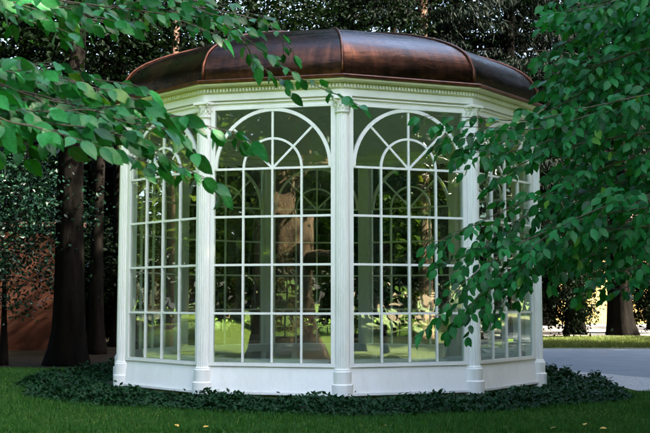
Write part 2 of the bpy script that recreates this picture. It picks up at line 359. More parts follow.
# columns
def col_meshes():
    b = MB(); b.lathe([(.157, -.02), (.157, .245), (.150, .255), (.132, .258), (.132, .430), (.126, .442), (.118, .446), (.118, .462), (.112, .472), (.100, .476)], 28)
    base = b.mesh('base', 'white', False)
    nf = 20; n_ = nf*4
    flute = lambda j, k, r: r*(1-.085*(1 if k % 4 in (1, 2) else .35 if k % 4 == 3 else 0))
    b = MB(); b.lathe([(.101, .474), (.101, .50), (.099, 1.6), (.094, 3.0), (.088, 4.19)], n_, flute); shaft = b.mesh('shaft', 'white')
    b = MB(); b.lathe([(.094, 4.19), (.106, 4.203), (.106, 4.216), (.092, 4.226), (.094, 4.27), (.100, 4.32), (.115, 4.372), (.128, 4.386), (.128, 4.39)], 24)
    # two tiers of curled leaves, corner scrolls, abacus
    for tier, (z0, h, r0, cnt, off) in enumerate([(4.226, .08, .093, 10, 0), (4.262, .10, .096, 10, .5)]):
        for i in range(cnt):
            a = 2*math.pi*(i+off)/cnt; ca, sa = math.cos(a), math.sin(a); wd = .026
            prev = None
            for j, (dz, dr, ww) in enumerate([(0, .002, .8), (.5, .006, 1), (.85, .020, .8), (1, .034, .5), (.9, .040, .25)]):
                rr_ = r0+dr+tier*.006; z = z0+h*dz
                row = []
                for s in (-1, 0, 1):
                    row.append(len(b.v)); q = rr_+(.008 if s == 0 else 0)
                    b.v.append((ca*q-sa*s*wd*ww, sa*q+ca*s*wd*ww, z))
                if prev: b.f.append((prev[0], prev[1], row[1], row[0])); b.f.append((prev[1], prev[2], row[2], row[1]))
                prev = row
    for i in range(4):
        a = math.pi/4+i*math.pi/2; c = Vector((math.cos(a)*.148, math.sin(a)*.148, 4.366)); t = Vector((math.cos(a), math.sin(a), 0))
        pts = [c+t*(.024*math.cos(u)*(1-u/9))+Vector((0, 0, .024*math.sin(u)*(1-u/9))) for u in np.linspace(0, 6.5, 12)]
        b.tube(pts, [.009]*12, 5)
    b.box(-.134, .134, -.134, .134, 4.392, 4.432)
    return base, shaft, b.mesh('capital', 'white')
base_m, shaft_m, cap_m = col_meshes()
bp_ = MB()                                                  # wedge-shaped post behind the shaft
hw = .128
bp_.quadbox([(-hw, .002, .087), (hw, .002, .087), (.085, .16, .087), (-.085, .16, .087), (-hw, .002, 4.343), (hw, .002, 4.343), (.085, .16, 4.343), (-.085, .16, 4.343)])
post_m = bp_.mesh('post', 'white')
for k in range(N):
    c = link('column', post_m, gz, corner_mw(k, R-.005))
    for nm, me, off in (('base', base_m, .0), ('shaft', shaft_m, .0), ('capital', cap_m, .0)):
        link(nm, me, c, Matrix.Translation((0, -.012, 0)))

# windows: one set of shared meshes, linked for every side
ZS, RH = 3.41, .7154; W = EDGE-.262; HW = W/2; ZB = ZS-4*RH; ZT = 4.343
FR = .032; RO = HW-FR; RI = RO/2; BW = .019; BD = .022
def bar(p0, p1, w_, d_):
    p0 = Vector(p0); p1 = Vector(p1); t = (p1-p0).normalized(); s = Vector((t.z, 0, -t.x))*w_; dd = Vector((0, d_, 0))
    b = MB(); b.quadbox([p0-s-dd, p0+s-dd, p0+s+dd, p0-s+dd, p1-s-dd, p1+s-dd, p1+s+dd, p1-s+dd]); return b
def arcbar(r, w_, d_, n_=28):
    b = MB()
    for i in range(n_+1):
        a = math.pi*i/n_
        for rr, yy in ((r-w_, -d_), (r+w_, -d_), (r+w_, d_), (r-w_, d_)): b.v.append((-rr*math.cos(a), yy, ZS+rr*math.sin(a)))
    for i in range(n_):
        for j in range(4): q = i*4; b.f.append((q+j, q+(j+1) % 4, q+4+(j+1) % 4, q+4+j))
    b.f += [(0, 1, 2, 3), (n_*4+3, n_*4+2, n_*4+1, n_*4)]
    return b
bars = []
for i in range(1, 4):
    x = -RO+2*RO*i/4; bars.append(bar((x, 0, ZB), (x, 0, ZS), BW*.82, BD).mesh('glazing_bar', 'white'))
for i in range(4):
    bars.append(bar((-RO, 0, ZS-i*RH), (RO, 0, ZS-i*RH), BW*.86, BD-.003).mesh('glazing_bar', 'white'))
bars.append(bar((0, .0005, ZS), (0, .0005, ZS+RO), BW*.85, BD-.004).mesh('glazing_bar', 'white'))
for s in (-1, 1):
    q = RO*math.sqrt(.5); bars.append(bar((0, 0, ZS), (s*q, 0, ZS+q), BW*.85, BD-.006).mesh('glazing_bar', 'white'))
arcs = [arcbar(RO-.012, .026, BD+.004).mesh('arch_bar', 'white'), arcbar(RI, BW*.9, BD-.002).mesh('arch_bar', 'white')]
fb = MB(); e = .035
fb.box(-HW-.03, -RO, -e, e, ZB-.005, ZT-.002); fb.box(RO, HW+.03, -e, e, ZB-.005, ZT-.002); fb.box(-RO, RO, -e+.002, e-.002, ZT-.035, ZT-.003)
frame_m = fb.mesh('frame', 'white')
def pane_mesh(outline):
    b = MB(); n_ = len(outline); t = .003
    b.v = [(x, -t, z) for x, z in outline]+[(x, t, z) for x, z in outline]
    b.f = [tuple(range(n_)), tuple(range(2*n_-1, n_-1, -1))]
    return b.mesh('pane', 'glass')
panes = []
for i in range(4):
    for j in range(4):
        x0 = -RO+2*RO*i/4; x1 = x0+RO/2; z1 = ZS-j*RH; z0 = z1-RH
        panes.append(pane_mesh([(x0, z0), (x1, z0), (x1, z1), (x0, z1)]))
def pol(r, a): return (-r*math.cos(a), ZS+r*math.sin(a))
for i in range(4):
    a0, a1 = math.pi*i/4, math.pi*(i+1)/4; aa = np.linspace(a0, a1, 7)
    panes.append(pane_mesh([(0, ZS)]+[pol(RI, a) for a in aa]))
    panes.append(pane_mesh([pol(RI, a) for a in aa]+[pol(RO, a) for a in aa[::-1]]))
for s in (0, 1):
    aa = np.linspace(0, math.pi/2, 12) if s == 0 else np.linspace(math.pi, math.pi/2, 12)
    sx = -1 if s == 0 else 1
    panes.append(pane_mesh([pol(RO, a) for a in aa]+[(0, ZT-.02), (sx*RO, ZT-.02)]))
# dado panel below each window, flared out at its foot
pb = MB(); pw_ = EDGE/2-.10
pb.quadbox([(-pw_-.02, -.075, .125), (pw_+.02, -.075, .125), (pw_, .05, .125), (-pw_, .05, .125), (-pw_, -.012, .49), (pw_, -.012, .49), (pw_, .05, .49), (-pw_, .05, .49)])
panel_m = pb.mesh('dado_panel', 'white')
sb = MB(); sb.box(-EDGE/2+.09, EDGE/2-.09, -.040, .06, .492, ZB-.007); sill_m = sb.mesh('sill', 'white')
lb = MB(); lb.box(-pw_-.022, pw_+.022, -.098, .03, .090, .123); ledge_m = lb.mesh('ledge', 'white')
bs = MB(); bs.box(-.78, .78, .34, .80, .50, .56); seat_m = bs.mesh('seat', 'bench')
bs = MB(); bs.box(-.06, .06, .38, .72, .092, .498); sup_m = bs.mesh('support', 'bench')
bs = MB(); bs.box(-.76, .76, .74, .765, .42, .498); ap_m = bs.mesh('apron', 'bench')
rj = random.Random(9)
for k in range(N):
    mw = face_mw(k)
    wdw = link('window', frame_m, gz, mw)
    for me in bars: link('glazing_bar', me, wdw)
    for me in arcs: link('arch_bar', me, wdw)
    for me in panes:
        link('pane', me, wdw)
    p_ = link('dado_panel', panel_m, gz, mw); link('sill', sill_m, p_); link('ledge', ledge_m, p_)
    if k not in (3,):
        bn = link('bench', seat_m, gz, mw); link('apron', ap_m, bn)
        for x in (-.5, .5): link('support', sup_m, bn, Matrix.Translation((x, 0, 0)))

# ------------------------------------------------------------------ ground cover round the gazebo
def hmap(x, y, s=0):
    return .5+.25*np.sin(x*2.3+s)+.25*np.sin(y*2.9+1.3*s+x)+.22*np.sin(x*5.1-y*4.3+s)+.14*np.sin(9*x+7*y)
def bed_r(a): return 5.42-1.05*np.clip((a-.95)/.7, 0, 1)*(a < 2.6)-.25*np.clip((-a-.8)/.7, 0, 1)+.16*np.sin(3*a+.6)+.12*np.sin(7*a+1)+.06*np.sin(17*a)
aa = np.linspace(0, 2*np.pi, 96, endpoint=False)
b = MB(); nr = 8
for j in range(nr+1):
    t = j/nr
    for a in aa:
        r = 3.78+(bed_r(a)-3.78)*t; hh = .008+.03*math.sin(math.pi*min(1, (1-t)*1.2+.02)*.5)*(.6+.5*float(hmap(r*math.cos(a), r*math.sin(a))))
        b.v.append((GC.x+r*math.sin(a), GC.y-r*math.cos(a), max(.006, hh if j < nr else .006)))
for j in range(nr):
    for i in range(96): i2 = (i+1) % 96; b.f.append((j*96+i, j*96+i2, (j+1)*96+i2, (j+1)*96+i))
o = b.build('planting_bed', 'soil', None, True); o['kind'] = 'structure'
def cover():
    n_ = 78000; a = rng.uniform(-np.pi, np.pi, n_); keep = (np.abs(a) < 2.3); a = a[keep]; n2 = len(a)
    rb = bed_r(a); r = np.sqrt(3.85**2+rng.random(n2)*((rb+.10)**2-3.85**2))
    x = r*np.sin(a); y = -r*np.cos(a); t = (r-3.8)/(rb-3.8)
    edge = np.clip((1.06-t)*5, 0.10, 1); top = (.02+.17*np.clip(hmap(x*1.9, y*1.9, 2.)-.1, 0, 1.2)+.08*(rng.random(n2) > .985))*edge*(.28+1.05*np.clip(t*1.5-.15, 0, 1))
    z = top*np.sqrt(rng.random(n2))+.01
    az = rng.uniform(0, 2*np.pi, n2); el = rng.uniform(-.2, .9, n2)
    D = np.stack([np.cos(az)*np.cos(el), np.sin(az)*np.cos(el), np.sin(el)], 1)
    Nn = np.stack([rng.normal(0, .45, n2), rng.normal(0, .45, n2)-.15, np.ones(n2)], 1)
    L = rng.uniform(.035, .10, n2); V, Fc = leaf_quads(np.stack([x+GC.x, y+GC.y, z], 1), D, Nn, L, L*.55)
    return np_mesh('ground_cover', V, Fc, 'cover')
tag(link('ground_cover', cover()), 'low dark green leafy ground cover ringing the base of the pavilion', 'ground cover', kind='stuff')
def grass():
    n_ = 300000; x = rng.uniform(-9, 8.5, n_); y = 11.6+rng.random(n_)**1.3*12.5
    rr = np.hypot(x-GC.x, y-GC.y); a = np.arctan2(x-GC.x, -(y-GC.y)); u = x/y
    keep = (rr > bed_r(a)-.12) & (np.abs(u) < .36) & ~((x > 4.0+rng.normal(0, .05, n_)) & (y > 16.6-.25*(x-5))) & ~((y > 22.4) & (x < 0))
    x, y = x[keep], y[keep]; n2 = len(x)
    az = rng.uniform(0, 2*np.pi, n2); lean = rng.uniform(.1, .75, n2); h = rng.uniform(.025, .075, n2)*(.75+.5*hmap(x*.9, y*.9, 4))
    D = np.stack([np.cos(az)*lean, np.sin(az)*lean, np.ones(n2)], 1); Nn = np.stack([rng.normal(0, 1, n2), rng.normal(-.6, 1, n2), rng.normal(.4, .3, n2)], 1)
    V, Fc = leaf_quads(np.stack([x, y, np.zeros(n2)], 1), D, Nn, h, np.full(n2, .010), 0, .3)
    return np_mesh('grass', V, Fc, 'grass')
tag(link('grass', grass()), 'short shaded lawn grass in front of the ground cover', 'grass', kind='stuff')
def verge():
    n_ = 60000; x = rng.uniform(5, 16, n_); y = rng.uniform(32, 41, n_); keep = (x/y < .36) & (x > 5.4+(y-32)*.3)
    x, y = x[keep], y[keep]; n2 = len(x); az = rng.uniform(0, 6.28, n2); lean = rng.uniform(.1, .8, n2)
    D = np.stack([np.cos(az)*lean, np.sin(az)*lean, np.ones(n2)], 1); Nn = rng.normal(0, 1, (n2, 3))
    V, Fc = leaf_quads(np.stack([x, y, np.full(n2, .01)], 1), D, Nn, rng.uniform(.05, .14, n2), np.full(n2, .02), 0, .3)
    return np_mesh('verge_grass', V, Fc, 'grass_dry')
tag(link('verge_grass', verge()), 'sunlit rough grass on the strip beyond the road', 'grass', kind='stuff')

# ------------------------------------------------------------------ leaves with shape
def leaf_shape(seed, length=1.0, width=.62):
    r = random.Random(seed); st = [(0, .0), (.12, .55), (.32, .96), (.55, 1.0), (.78, .62), (.93, .20), (1.0, 0)]
    curl = r.uniform(-.10, -.34); fold = r.uniform(.06, .22); tw = r.uniform(-.15, .15); V = []; Fc = []
    for i, (t, wv) in enumerate(st):
        z = curl*t*t; x0 = tw*t*t*.5; hwv = wv*width/2
        V.append((x0, t*length, z))
        if 0 < i < len(st)-1:
            jl, jr = r.uniform(.92, 1.08), r.uniform(.92, 1.08)
            V.append((x0-hwv*jl, t*length, z+fold*hwv+r.uniform(-.02, .02))); V.append((x0+hwv*jr, t*length, z+fold*hwv+r.uniform(-.02, .02)))
    idx = lambda i: (0 if i == 0 else 1+(i-1)*3); last = len(V)-1
    Fc += [(0, idx(1), idx(1)+1), (0, idx(1)+2, idx(1))]
    for i in range(1, len(st)-2):
        a, c = idx(i), idx(i+1); Fc += [(a, c, c+1, a+1), (a, a+2, c+2, c)]
    a = idx(len(st)-2); Fc += [(a, last, a+1), (a, a+2, last)]
    return V, Fc
SHAPES = [leaf_shape(s, 1, .50+.04*(s % 3)) for s in range(8)]
def tri(Fc):
    out = []
    for f in Fc: out += [f] if len(f) == 3 else [(f[0], f[1], f[2]), (f[0], f[2], f[3])]
    return np.array(out, np.int32)
UVS = [[(v[0], v[1]) for v in V_] for V_, F_ in SHAPES]
SH_V = [np.array(v) for v, f in SHAPES]; SH_F = [tri(f) for v, f in SHAPES]

class Spray:
    """a leafy bough: woody axis, twigs either side, alternate leaves"""
    def __init__(s, seed): s.r = random.Random(seed); s.leaves = []; s.wood = MB()
    def bough(s, pts, r0=.012, step=.16, twig=(.25, .55), size=(.075, .11), gap=.055, light=(0, -.75, .55), spread=.9, start=0.0, droop=.35, zr=.55, tap=.72):
        r = s.r; pts = [Vector(p) for p in pts]; fine = []
        for i in range(len(pts)-1):
            for k in range(6):
                t = k/6; p0 = pts[max(i-1, 0)]; p1 = pts[i]; p2 = pts[i+1]; p3 = pts[min(i+2, len(pts)-1)]
                fine.append(.5*((2*p1)+(p2-p0)*t+(2*p0-5*p1+4*p2-p3)*t*t+(3*p1-p0-3*p2+p3)*t*t*t))
        fine.append(pts[-1]); n_ = len(fine)
        s.wood.tube(fine, [r0*(1-.8*i/n_)+.0015 for i in range(n_)], 6)
        tot = sum((fine[i+1]-fine[i]).length for i in range(n_-1)); acc = 0; nxt = start*tot; side = 1
        for i in range(n_-1):
            seg = fine[i+1]-fine[i]; sl = seg.length
            while acc+sl > nxt:
                p = fine[i]+seg*((nxt-acc)/sl); t = seg.normalized(); f = nxt/tot
                lat = t.cross(Vector((0, 0, 1))); lat = lat.normalized() if lat.length > .1 else Vector((1, 0, 0)); side = -side
                d = (t*(.75+.3*f)+lat*side*spread*r.uniform(.5, 1.1)+Vector((r.uniform(-.25, .25), r.uniform(-.25, .25), r.uniform(-zr, zr*.7)))).normalized()
                s.twig(p, d, r.uniform(*twig)*(1-tap*f), (size[0]*(1-.3*tap*f), size[1]*(1-.3*tap*f)), gap, light, droop)
                nxt += step*r.uniform(.7, 1.3)
            acc += sl
        s.twig(fine[-1], (fine[-1]-fine[-3]).normalized(), twig[0]*.7, size, gap, light, droop)
    def twig(s, p, d, L, size, gap, light, droop):
        r = s.r; n_ = max(2, int(L/gap)); q = p.copy(); pts = [q.copy()]; side = r.choice((-1, 1)); dd = d.copy()
        for i in range(n_):
            dd = (dd+Vector((r.uniform(-.12, .12), r.uniform(-.12, .12), r.uniform(-.14, .04)))).normalized(); q = q+dd*gap; pts.append(q.copy())
            side = -side; lat = dd.cross(Vector((0, 0, 1))); lat = lat.normalized() if lat.length > .1 else Vector((1, 0, 0))
            ld = dd*r.uniform(.3, .9)+lat*side*r.uniform(.6, 1.1)+Vector((0, 0, -droop*r.uniform(.2, 2.0)))
            s.leaf(q, ld, r.uniform(*size)*(1 if i > 0 else .8), light)
        s.leaf(q, dd+Vector((0, 0, -droop)), r.uniform(*size), light)
        s.wood.tube(pts, [.0022*(1-.7*i/len(pts))+.0006 for i in range(len(pts))], 4)
    def leaf(s, p, d, size, light):
        r = s.r; n_ = Vector(light)+Vector((r.gauss(0, .50), r.gauss(0, .45), r.gauss(0, .42))); s.leaves.append((p.copy(), d.normalized(), n_.normalized(), size))

def lmatrix(p, d, n_, size):
    x = d.cross(n_); x = x.normalized() if x.length > 1e-3 else Vector((1, 0, 0)); z = x.cross(d).normalized(); m_ = Matrix.Identity(4)
    m_.col[0][:3] = x*size; m_.col[1][:3] = d*size; m_.col[2][:3] = z*size; m_.translation = p; return m_
def leaf_batch(name, leaves, material, rnd):
    Vs, Fs, Us, off = [], [], [], 0
    for (p, d, n_, size) in leaves:
        k = rnd.randrange(8); m_ = np.array(lmatrix(p, d, n_, size)); v = SH_V[k] @ m_[:3, :3].T + m_[:3, 3]; Vs.append(v); Fs.append(SH_F[k]+off); Us.append(np.array(UVS[k])); off += len(v)
    me = np_mesh(name, np.concatenate(Vs), np.concatenate(Fs), material, True); uv = me.uv_layers.new(name='UVMap')
    U = np.concatenate(Us)[np.concatenate(Fs).ravel()].astype(np.float32); uv.data.foreach_set('uv', U.ravel()); return me
def grow_tree(root, sprays, material, inst=300):
    """sprays -> bough parts; the 300 leaves that show largest as leaf objects, the rest as one part"""
    loc = root.location.copy(); inv = Matrix.Translation(-loc); shp = []
    for i in range(8):
        me = bpy.data.meshes.new('leaf'); me.from_pydata(*[SHAPES[i][0], [], SHAPES[i][1]]); me.materials.append(M[material])
        me.polygons.foreach_set('use_smooth', [True]*len(me.polygons)); shp.append(me)
        uv = me.uv_layers.new(name='UVMap')
        for lp in me.loops: uv.data[lp.index].uv = UVS[i][lp.vertex_index]
    allv = []; boughs = []
    for s in sprays:
        s.wood.v = [tuple(Vector(v)-loc) for v in s.wood.v]; bo = s.wood.build('bough', 'twig', root, True); boughs.append(bo)
        for lf in s.leaves:
            p, d, n_, size = lf; v = (p-cam.location); q = v.y
            inside = abs(v.x/q) < .32 and -.16 < (v.z/q) < .295
            face = abs(n_.dot(v.normalized())); allv.append((size/q*(.35+face) if inside else 0, lf, bo))
    allv.sort(key=lambda a: -a[0]); rnd = random.Random(3)
    for sc_, lf, bo in allv[:inst]:
        link('leaf', shp[rnd.randrange(8)], bo, inv @ lmatrix(*lf))
    rest = [(lf[0]-loc, lf[1], lf[2], lf[3]) for _, lf, _ in allv[inst:]]
    if rest: tag(link('foliage', leaf_batch('foliage', rest, material, rnd), root), kind='stuff')
    return len(allv)

# ------------------------------------------------------------------ trees
def crown_cloud(seed, n_, rx, ry, z0, z1, size, nclump, csig, bias=.5, shell=.55):
    g = np.random.default_rng(seed); u = g.normal(size=(nclump, 3)); u = norm(u); rad = (shell**3+(1-shell**3)*g.random(nclump))**(1/3)
    zc, rz = (z0+z1)/2, (z1-z0)/2
    C = u*rad[:, None]*np.array([rx, ry, rz]); C[:, 2] += zc
    k = g.integers(0, nclump, n_); P = C[k]+g.normal(0, 1, (n_, 3))*csig*g.uniform(.6, 1.3, (nclump, 1))[k]*np.array([1, 1, .62])
    P = P[P[:, 2] > z0-csig]; n2 = len(P)
    D = g.normal(0, 1, (n2, 3)); D[:, 2] = D[:, 2]*.5-.35; Nn = g.normal(0, .6, (n2, 3)); Nn[:, 2] += bias+.3
    L = g.uniform(.7, 1.3, n2)*size
    return leaf_quads(P, D, Nn, L, L*.62), C
def trunk_mesh(seed, r, h, lean=(0, 0), flare=1.55, limbs=None, n_=14, top=.35, material='bark_shaded', name='trunk', z_limb=.45):
    rr = random.Random(seed); b = MB(); ph = [rr.uniform(0, 6) for _ in range(4)]
    zs = [-.1, .12, .35, .8, 1.5, 2.6, 4, 6, 8.5, 11, 14, 18]; zs = [z for z in zs if z < h]+[h]
    pts, rads = [], []
    for z in zs:
        t = max(z, 0)/h; pts.append((lean[0]*t+.05*math.sin(z*.5+ph[0])*min(1, z), lean[1]*t+.05*math.sin(z*.4+ph[1])*min(1, z), z)); rads.append(r*(1-(1-top)*t)*(1+(flare-1)*math.exp(-max(z, 0)/.45)))
    b.tube(pts, rads, n_, jit=lambda i, k: 1+.06*math.sin(k*2.1+ph[2])+.10*math.sin(k*5*6.283/n_+ph[3])*math.exp(-zs[i]/.8))
    for c in (limbs or []):
        c = Vector(c); zl = max(h*z_limb, min(h*.95, c.z-1.5-rr.random()*1.5)); t = zl/h; p0 = Vector((lean[0]*t, lean[1]*t, zl)); mid = p0.lerp(c, .5)+Vector((rr.uniform(-.3, .3), rr.uniform(-.3, .3), -.25))
        r1 = r*(1-(1-top)*t)*.42; b.tube([p0, p0.lerp(mid, .5), mid, c.lerp(mid, .4), c], [r1, r1*.8, r1*.6, r1*.4, .02], 7)
    return b.mesh(name, material, True)
def tree(name, label, group, loc, seed, r, h, crown_me, clumps, lean=(0, 0), rot=0, s=1.0, bark='bark_shaded', flare=1.5, cat='tree', crown_z=0, n_=14, nl=7):
    t = tag(empty(name, loc), label, cat, group)
    rm = Matrix.Rotation(rot, 4, 'Z'); cl = [rm @ (Vector(c)*s)+Vector((lean[0]*.7, lean[1]*.7, crown_z)) for c in clumps[:nl]]
    link('trunk', trunk_mesh(seed, r, h, lean, flare, cl, material=bark, n_=n_), t)
    if crown_me: link('crown', crown_me, t, Matrix.Translation((lean[0]*.7, lean[1]*.7, crown_z)) @ rm @ Matrix.Scale(s, 4))
    return t

# crown meshes (shared between trees of a kind)
(VF, CL_S) = crown_cloud(11, 15000, 5.6, 5.6, 6.6, 17.5, .34, 150, .85); CR_S = np_mesh('crown', *VF, 'leaf_mass')
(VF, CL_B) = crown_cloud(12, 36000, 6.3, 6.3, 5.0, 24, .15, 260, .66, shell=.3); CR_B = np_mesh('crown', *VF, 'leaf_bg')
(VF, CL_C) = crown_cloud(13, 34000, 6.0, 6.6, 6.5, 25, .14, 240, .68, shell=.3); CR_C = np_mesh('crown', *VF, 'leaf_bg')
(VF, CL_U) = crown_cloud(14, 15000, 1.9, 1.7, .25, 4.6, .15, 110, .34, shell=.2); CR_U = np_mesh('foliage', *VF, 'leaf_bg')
(VF, CL_L) = crown_cloud(15, 18000, 5.0, 5.0, 1.2, 15, .36, 170, .85); CR_L = np_mesh('crown', *VF, 'leaf_lawn')

# --- conifers with drooping sprays
def conifer_mesh(seed, h, rmax, zlow, material='needle'):
    g = np.random.default_rng(seed); Ps, Ds, Ns, Ls, Ws = [], [], [], [], []; wood = MB(); z = zlow; rr = random.Random(seed)
    while z < h-.5:
        nb = rr.randint(4, 6)
        for i in range(nb):
            a = rr.uniform(0, 6.28); L = rmax*(1-z/h)**.8*rr.uniform(.7, 1.12); steps = int(L/.075)
            if steps < 4: continue
            t = np.linspace(.08, 1, steps); sag = rr.uniform(.10, .32)
            bx = np.cos(a)*L*t; by = np.sin(a)*L*t; bz = z+L*(.10*t-sag*t*t)+.15*L*np.clip(t-.8, 0, 1)
            wood.tube([(bx[j], by[j], bz[j]) for j in (0, steps//3, 2*steps//3, steps-1)], [.05, .035, .02, .008], 4, caps=False)
            m_ = 7
            for s_ in range(m_):
                off = g.normal(0, 1, steps)*.30*np.sqrt(np.clip(L*t*.35, .05, 1)); Ps.append(np.stack([bx-np.sin(a)*off, by+np.cos(a)*off, bz-np.abs(off)*.25+g.normal(0, .03, steps)], 1))
                d = np.stack([np.cos(a)*.35+g.normal(0, .35, steps), np.sin(a)*.35+g.normal(0, .35, steps), -g.uniform(.3, 1.2, steps)], 1); Ds.append(d)
                Ns.append(g.normal(0, 1, (steps, 3))); ln = g.uniform(.12, .42, steps); Ls.append(ln); Ws.append(g.uniform(.03, .06, steps))
        z += rr.uniform(.38, .62)
    V, Fc = leaf_quads(np.concatenate(Ps), np.concatenate(Ds), np.concatenate(Ns), np.concatenate(Ls), np.concatenate(Ws), .05, .4)
    return np_mesh('crown', V, Fc, material), wood.mesh('limbs', 'bark_shaded', True), len(Fc)
CON = [conifer_mesh(21, 22, 4.6, 2.5), conifer_mesh(22, 24, 5.0, 4.5)]
def conifer(label, group, loc, seed, r, kind, rot, s=1.0, bark='bark_shaded'):
    t = tag(empty('conifer_tree', loc), label, 'conifer', group); me, wd, _ = CON[kind]; m_ = Matrix.Rotation(rot, 4, 'Z') @ Matrix.Scale(s, 4)
    link('trunk', trunk_mesh(seed, r, 21*s, flare=1.4, top=.2, material=bark), t); tag(link('limbs', wd, t, m_), kind='stuff'); link('crown', me, t, m_); return t

# --- shade trees added at right and left to block sun and skylight
GS = 'tall trees added outside the picture to shade the pavilion from the right'
for i, (x, y, rot, s) in enumerate([(14.2, 8.2, .4, 1.0), (15.5, 15.8, 2.1, 1.05), (20.5, 23.5, 3.7, 1.3), (28, 18.5, 5.2, 1.55), (23.5, 11.5, 1.3, 1.5), (-10, 15, 1.1, .95), (-12, 22.5, 5.5, 1.1), (13.2, .8, 2.8, 1.0), (12.2, 24.8, .9, 1.0), (20, 3, 4.4, 1.1)]):
    lf_ = x < 0
    tree('added_shade_tree', 'tall leafy shade tree added left of the lawn outside the picture' if lf_ else 'tall leafy shade tree added beyond the right edge of the lawn', 'tall shade trees added left of the lawn' if lf_ else GS, (x, y, 0), 40+i, .42, 11, CR_S, CL_S, rot=rot, s=s)
# --- trees across the sunlit lawn behind the viewer (seen in the panes)
GL = 'trees across the sunlit lawn, mirrored in the panes'
for i in range(34):
    rr = random.Random(700+i); row = i % 2; az = math.radians(-100+200*i/33)+rr.uniform(-.03, .03); dd = (58 if row else 70)+rr.uniform(-2, 2)
    x, y = GC.x+dd*math.sin(az), 14-dd*math.cos(az)
    tree('park_tree', 'leafy park tree across the lawn mirrored in the panes', GL, (x, y, 0), 60+i, .45, 10, CR_L, CL_L, rot=rr.uniform(0, 6.28), s=rr.uniform(1.45, 1.9), bark='bark_gold')
# --- woodland behind the pavilion
GW = 'dark woodland trees behind the pavilion'
def gx(px, d): return (px-325)*d/F_PX
woods = [(68, 23.6, .36, 0, 'thick dark trunk rising behind the left end of the ground cover', (.2, 0), 0), (98, 28.5, .20, 1, 'slim pale-flecked trunk just right of the thick dark trunk at left', (.1, 0), 1),
         (118, 33, .20, 0, 'slender dark trunk showing above the left eave of the copper roof', (0, 0), 2), (141, 35.5, .45, 1, 'broad dark trunk above the left end of the copper roof', (-.3, 0), 3),
         (197, 38, .34, 0, 'dark trunk behind the leaf-covered left roof panel', (.4, 0), 4), (262, 39, .50, 1, 'stout dark trunk beside the bright sky gap above the roof', (-.5, 0), 5),
         (288, 41, .50, 0, 'dark trunk leaning right above the middle of the roof', (2.6, 0), 6), (172, 30, .20, 1, 'reddish trunk seen through the left side panes', (.1, 0), 7),
         (20, 31, .30, 0, 'shaded woodland tree at the far left edge', (0, 0), 8)]
for (px, d, r, kind, lab, lean, i) in woods:
    tree('woodland_tree', lab, GW, (gx(px, d), d, 0), 80+i, r, 13.5, CR_B if kind == 0 else CR_C, CL_B if kind == 0 else CL_C, lean=lean, rot=i*1.37, s=1.0, bark='bark_red' if i == 7 else 'bark_shaded')
for i, (x, y, rot) in enumerate([(-13, 19.5, .3), (-18, 25, 1.7), (-15.5, 12.5, 2.9), (-22, 17, 4.2), (-24, 31, 5.1)]):
    tree('woodland_tree', 'dark woodland tree beyond the left picture edge', 'dark trees beyond the left picture edge', (x, y, 0), 180+i, .34, 13, CR_B if i % 2 else CR_C, CL_B if i % 2 else CL_C, rot=rot, s=1.0)
for i, (x, y, rot) in enumerate([(34, 30, .3), (42, 38, 1.7), (47, 26, 2.9), (36, 48, 4.2)]):
    tree('park_tree', 'leafy tree far along the road to the right', 'trees far along the road to the right', (x, y, 0), 190+i, .4, 10, CR_L, CL_L, rot=rot, s=1.2)
def distant_wood():
    g = np.random.default_rng(77); n_ = 140000; a = np.where(g.random(n_) < .3, g.uniform(0, 2*np.pi, n_), g.uniform(-.75, .75, n_)); rad = g.uniform(84, 94, n_)-np.where(np.cos(a) > 0, 10, 0)
    top = 9+3*np.sin(a*9)+2.5*np.sin(a*23+1)+1.5*np.sin(a*47); top = top+np.where(np.cos(a) > .5, 9+2.5*np.sin(a*31), 0)+np.where((a < -.02) & (a > -.75), 8, 0); z = g.random(n_)*top
    P = np.stack([GC.x+rad*np.sin(a), 14+rad*np.cos(a), z], 1); D = g.normal(0, 1, (n_, 3)); Nn = g.normal(0, .7, (n_, 3)); Nn[:, 2] += .5; L = g.uniform(.7, 1.5, n_)*np.where(np.abs(a) < .75, .62, 1)
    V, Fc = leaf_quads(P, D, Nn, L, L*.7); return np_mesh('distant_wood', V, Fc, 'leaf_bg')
tag(link('distant_wood', distant_wood()), 'far belt of trees closing off the park all round', 'wood', kind='stuff')
GD = 'conifers behind the right half of the roof'
for i, (px, d, r, kind, lab, bark) in enumerate([(352, 46, .36, 0, 'dark conifer directly behind the middle of the roof', 'bark_shaded'), (424, 40, .30, 1, 'conifer with reddish trunk right of the roof top', 'bark_red'), (459, 43, .48, 0, 'thick-trunked dark conifer above the right roof panel', 'bark_shaded'),
                                        (512, 41, .35, 1, 'drooping dark conifer at the right end of the roof', 'bark_shaded'), (574, 45, .38, 0, 'dark conifer behind the leafy boughs at right', 'bark_shaded'), (655, 52, .4, 1, 'dark conifer at the right picture edge beyond the road', 'bark_shaded'), (395, 56, .4, 0, 'distant conifer in the gap behind the roof top', 'bark_shaded'), (545, 60, .4, 1, 'distant conifer behind the path at right', 'bark_shaded')]):
    conifer(lab, GD, (gx(px, d), d, 0), 120+i, r, kind, i*1.9, 1.2, bark)
tree('linden_tree', 'massive dark trunk with flared foot standing beyond the road at right', None, (gx(620, 43.5), 43.5, 0), 140, .52, 12, CR_C, CL_C, rot=2.2, s=1.05, flare=1.4, n_=20)
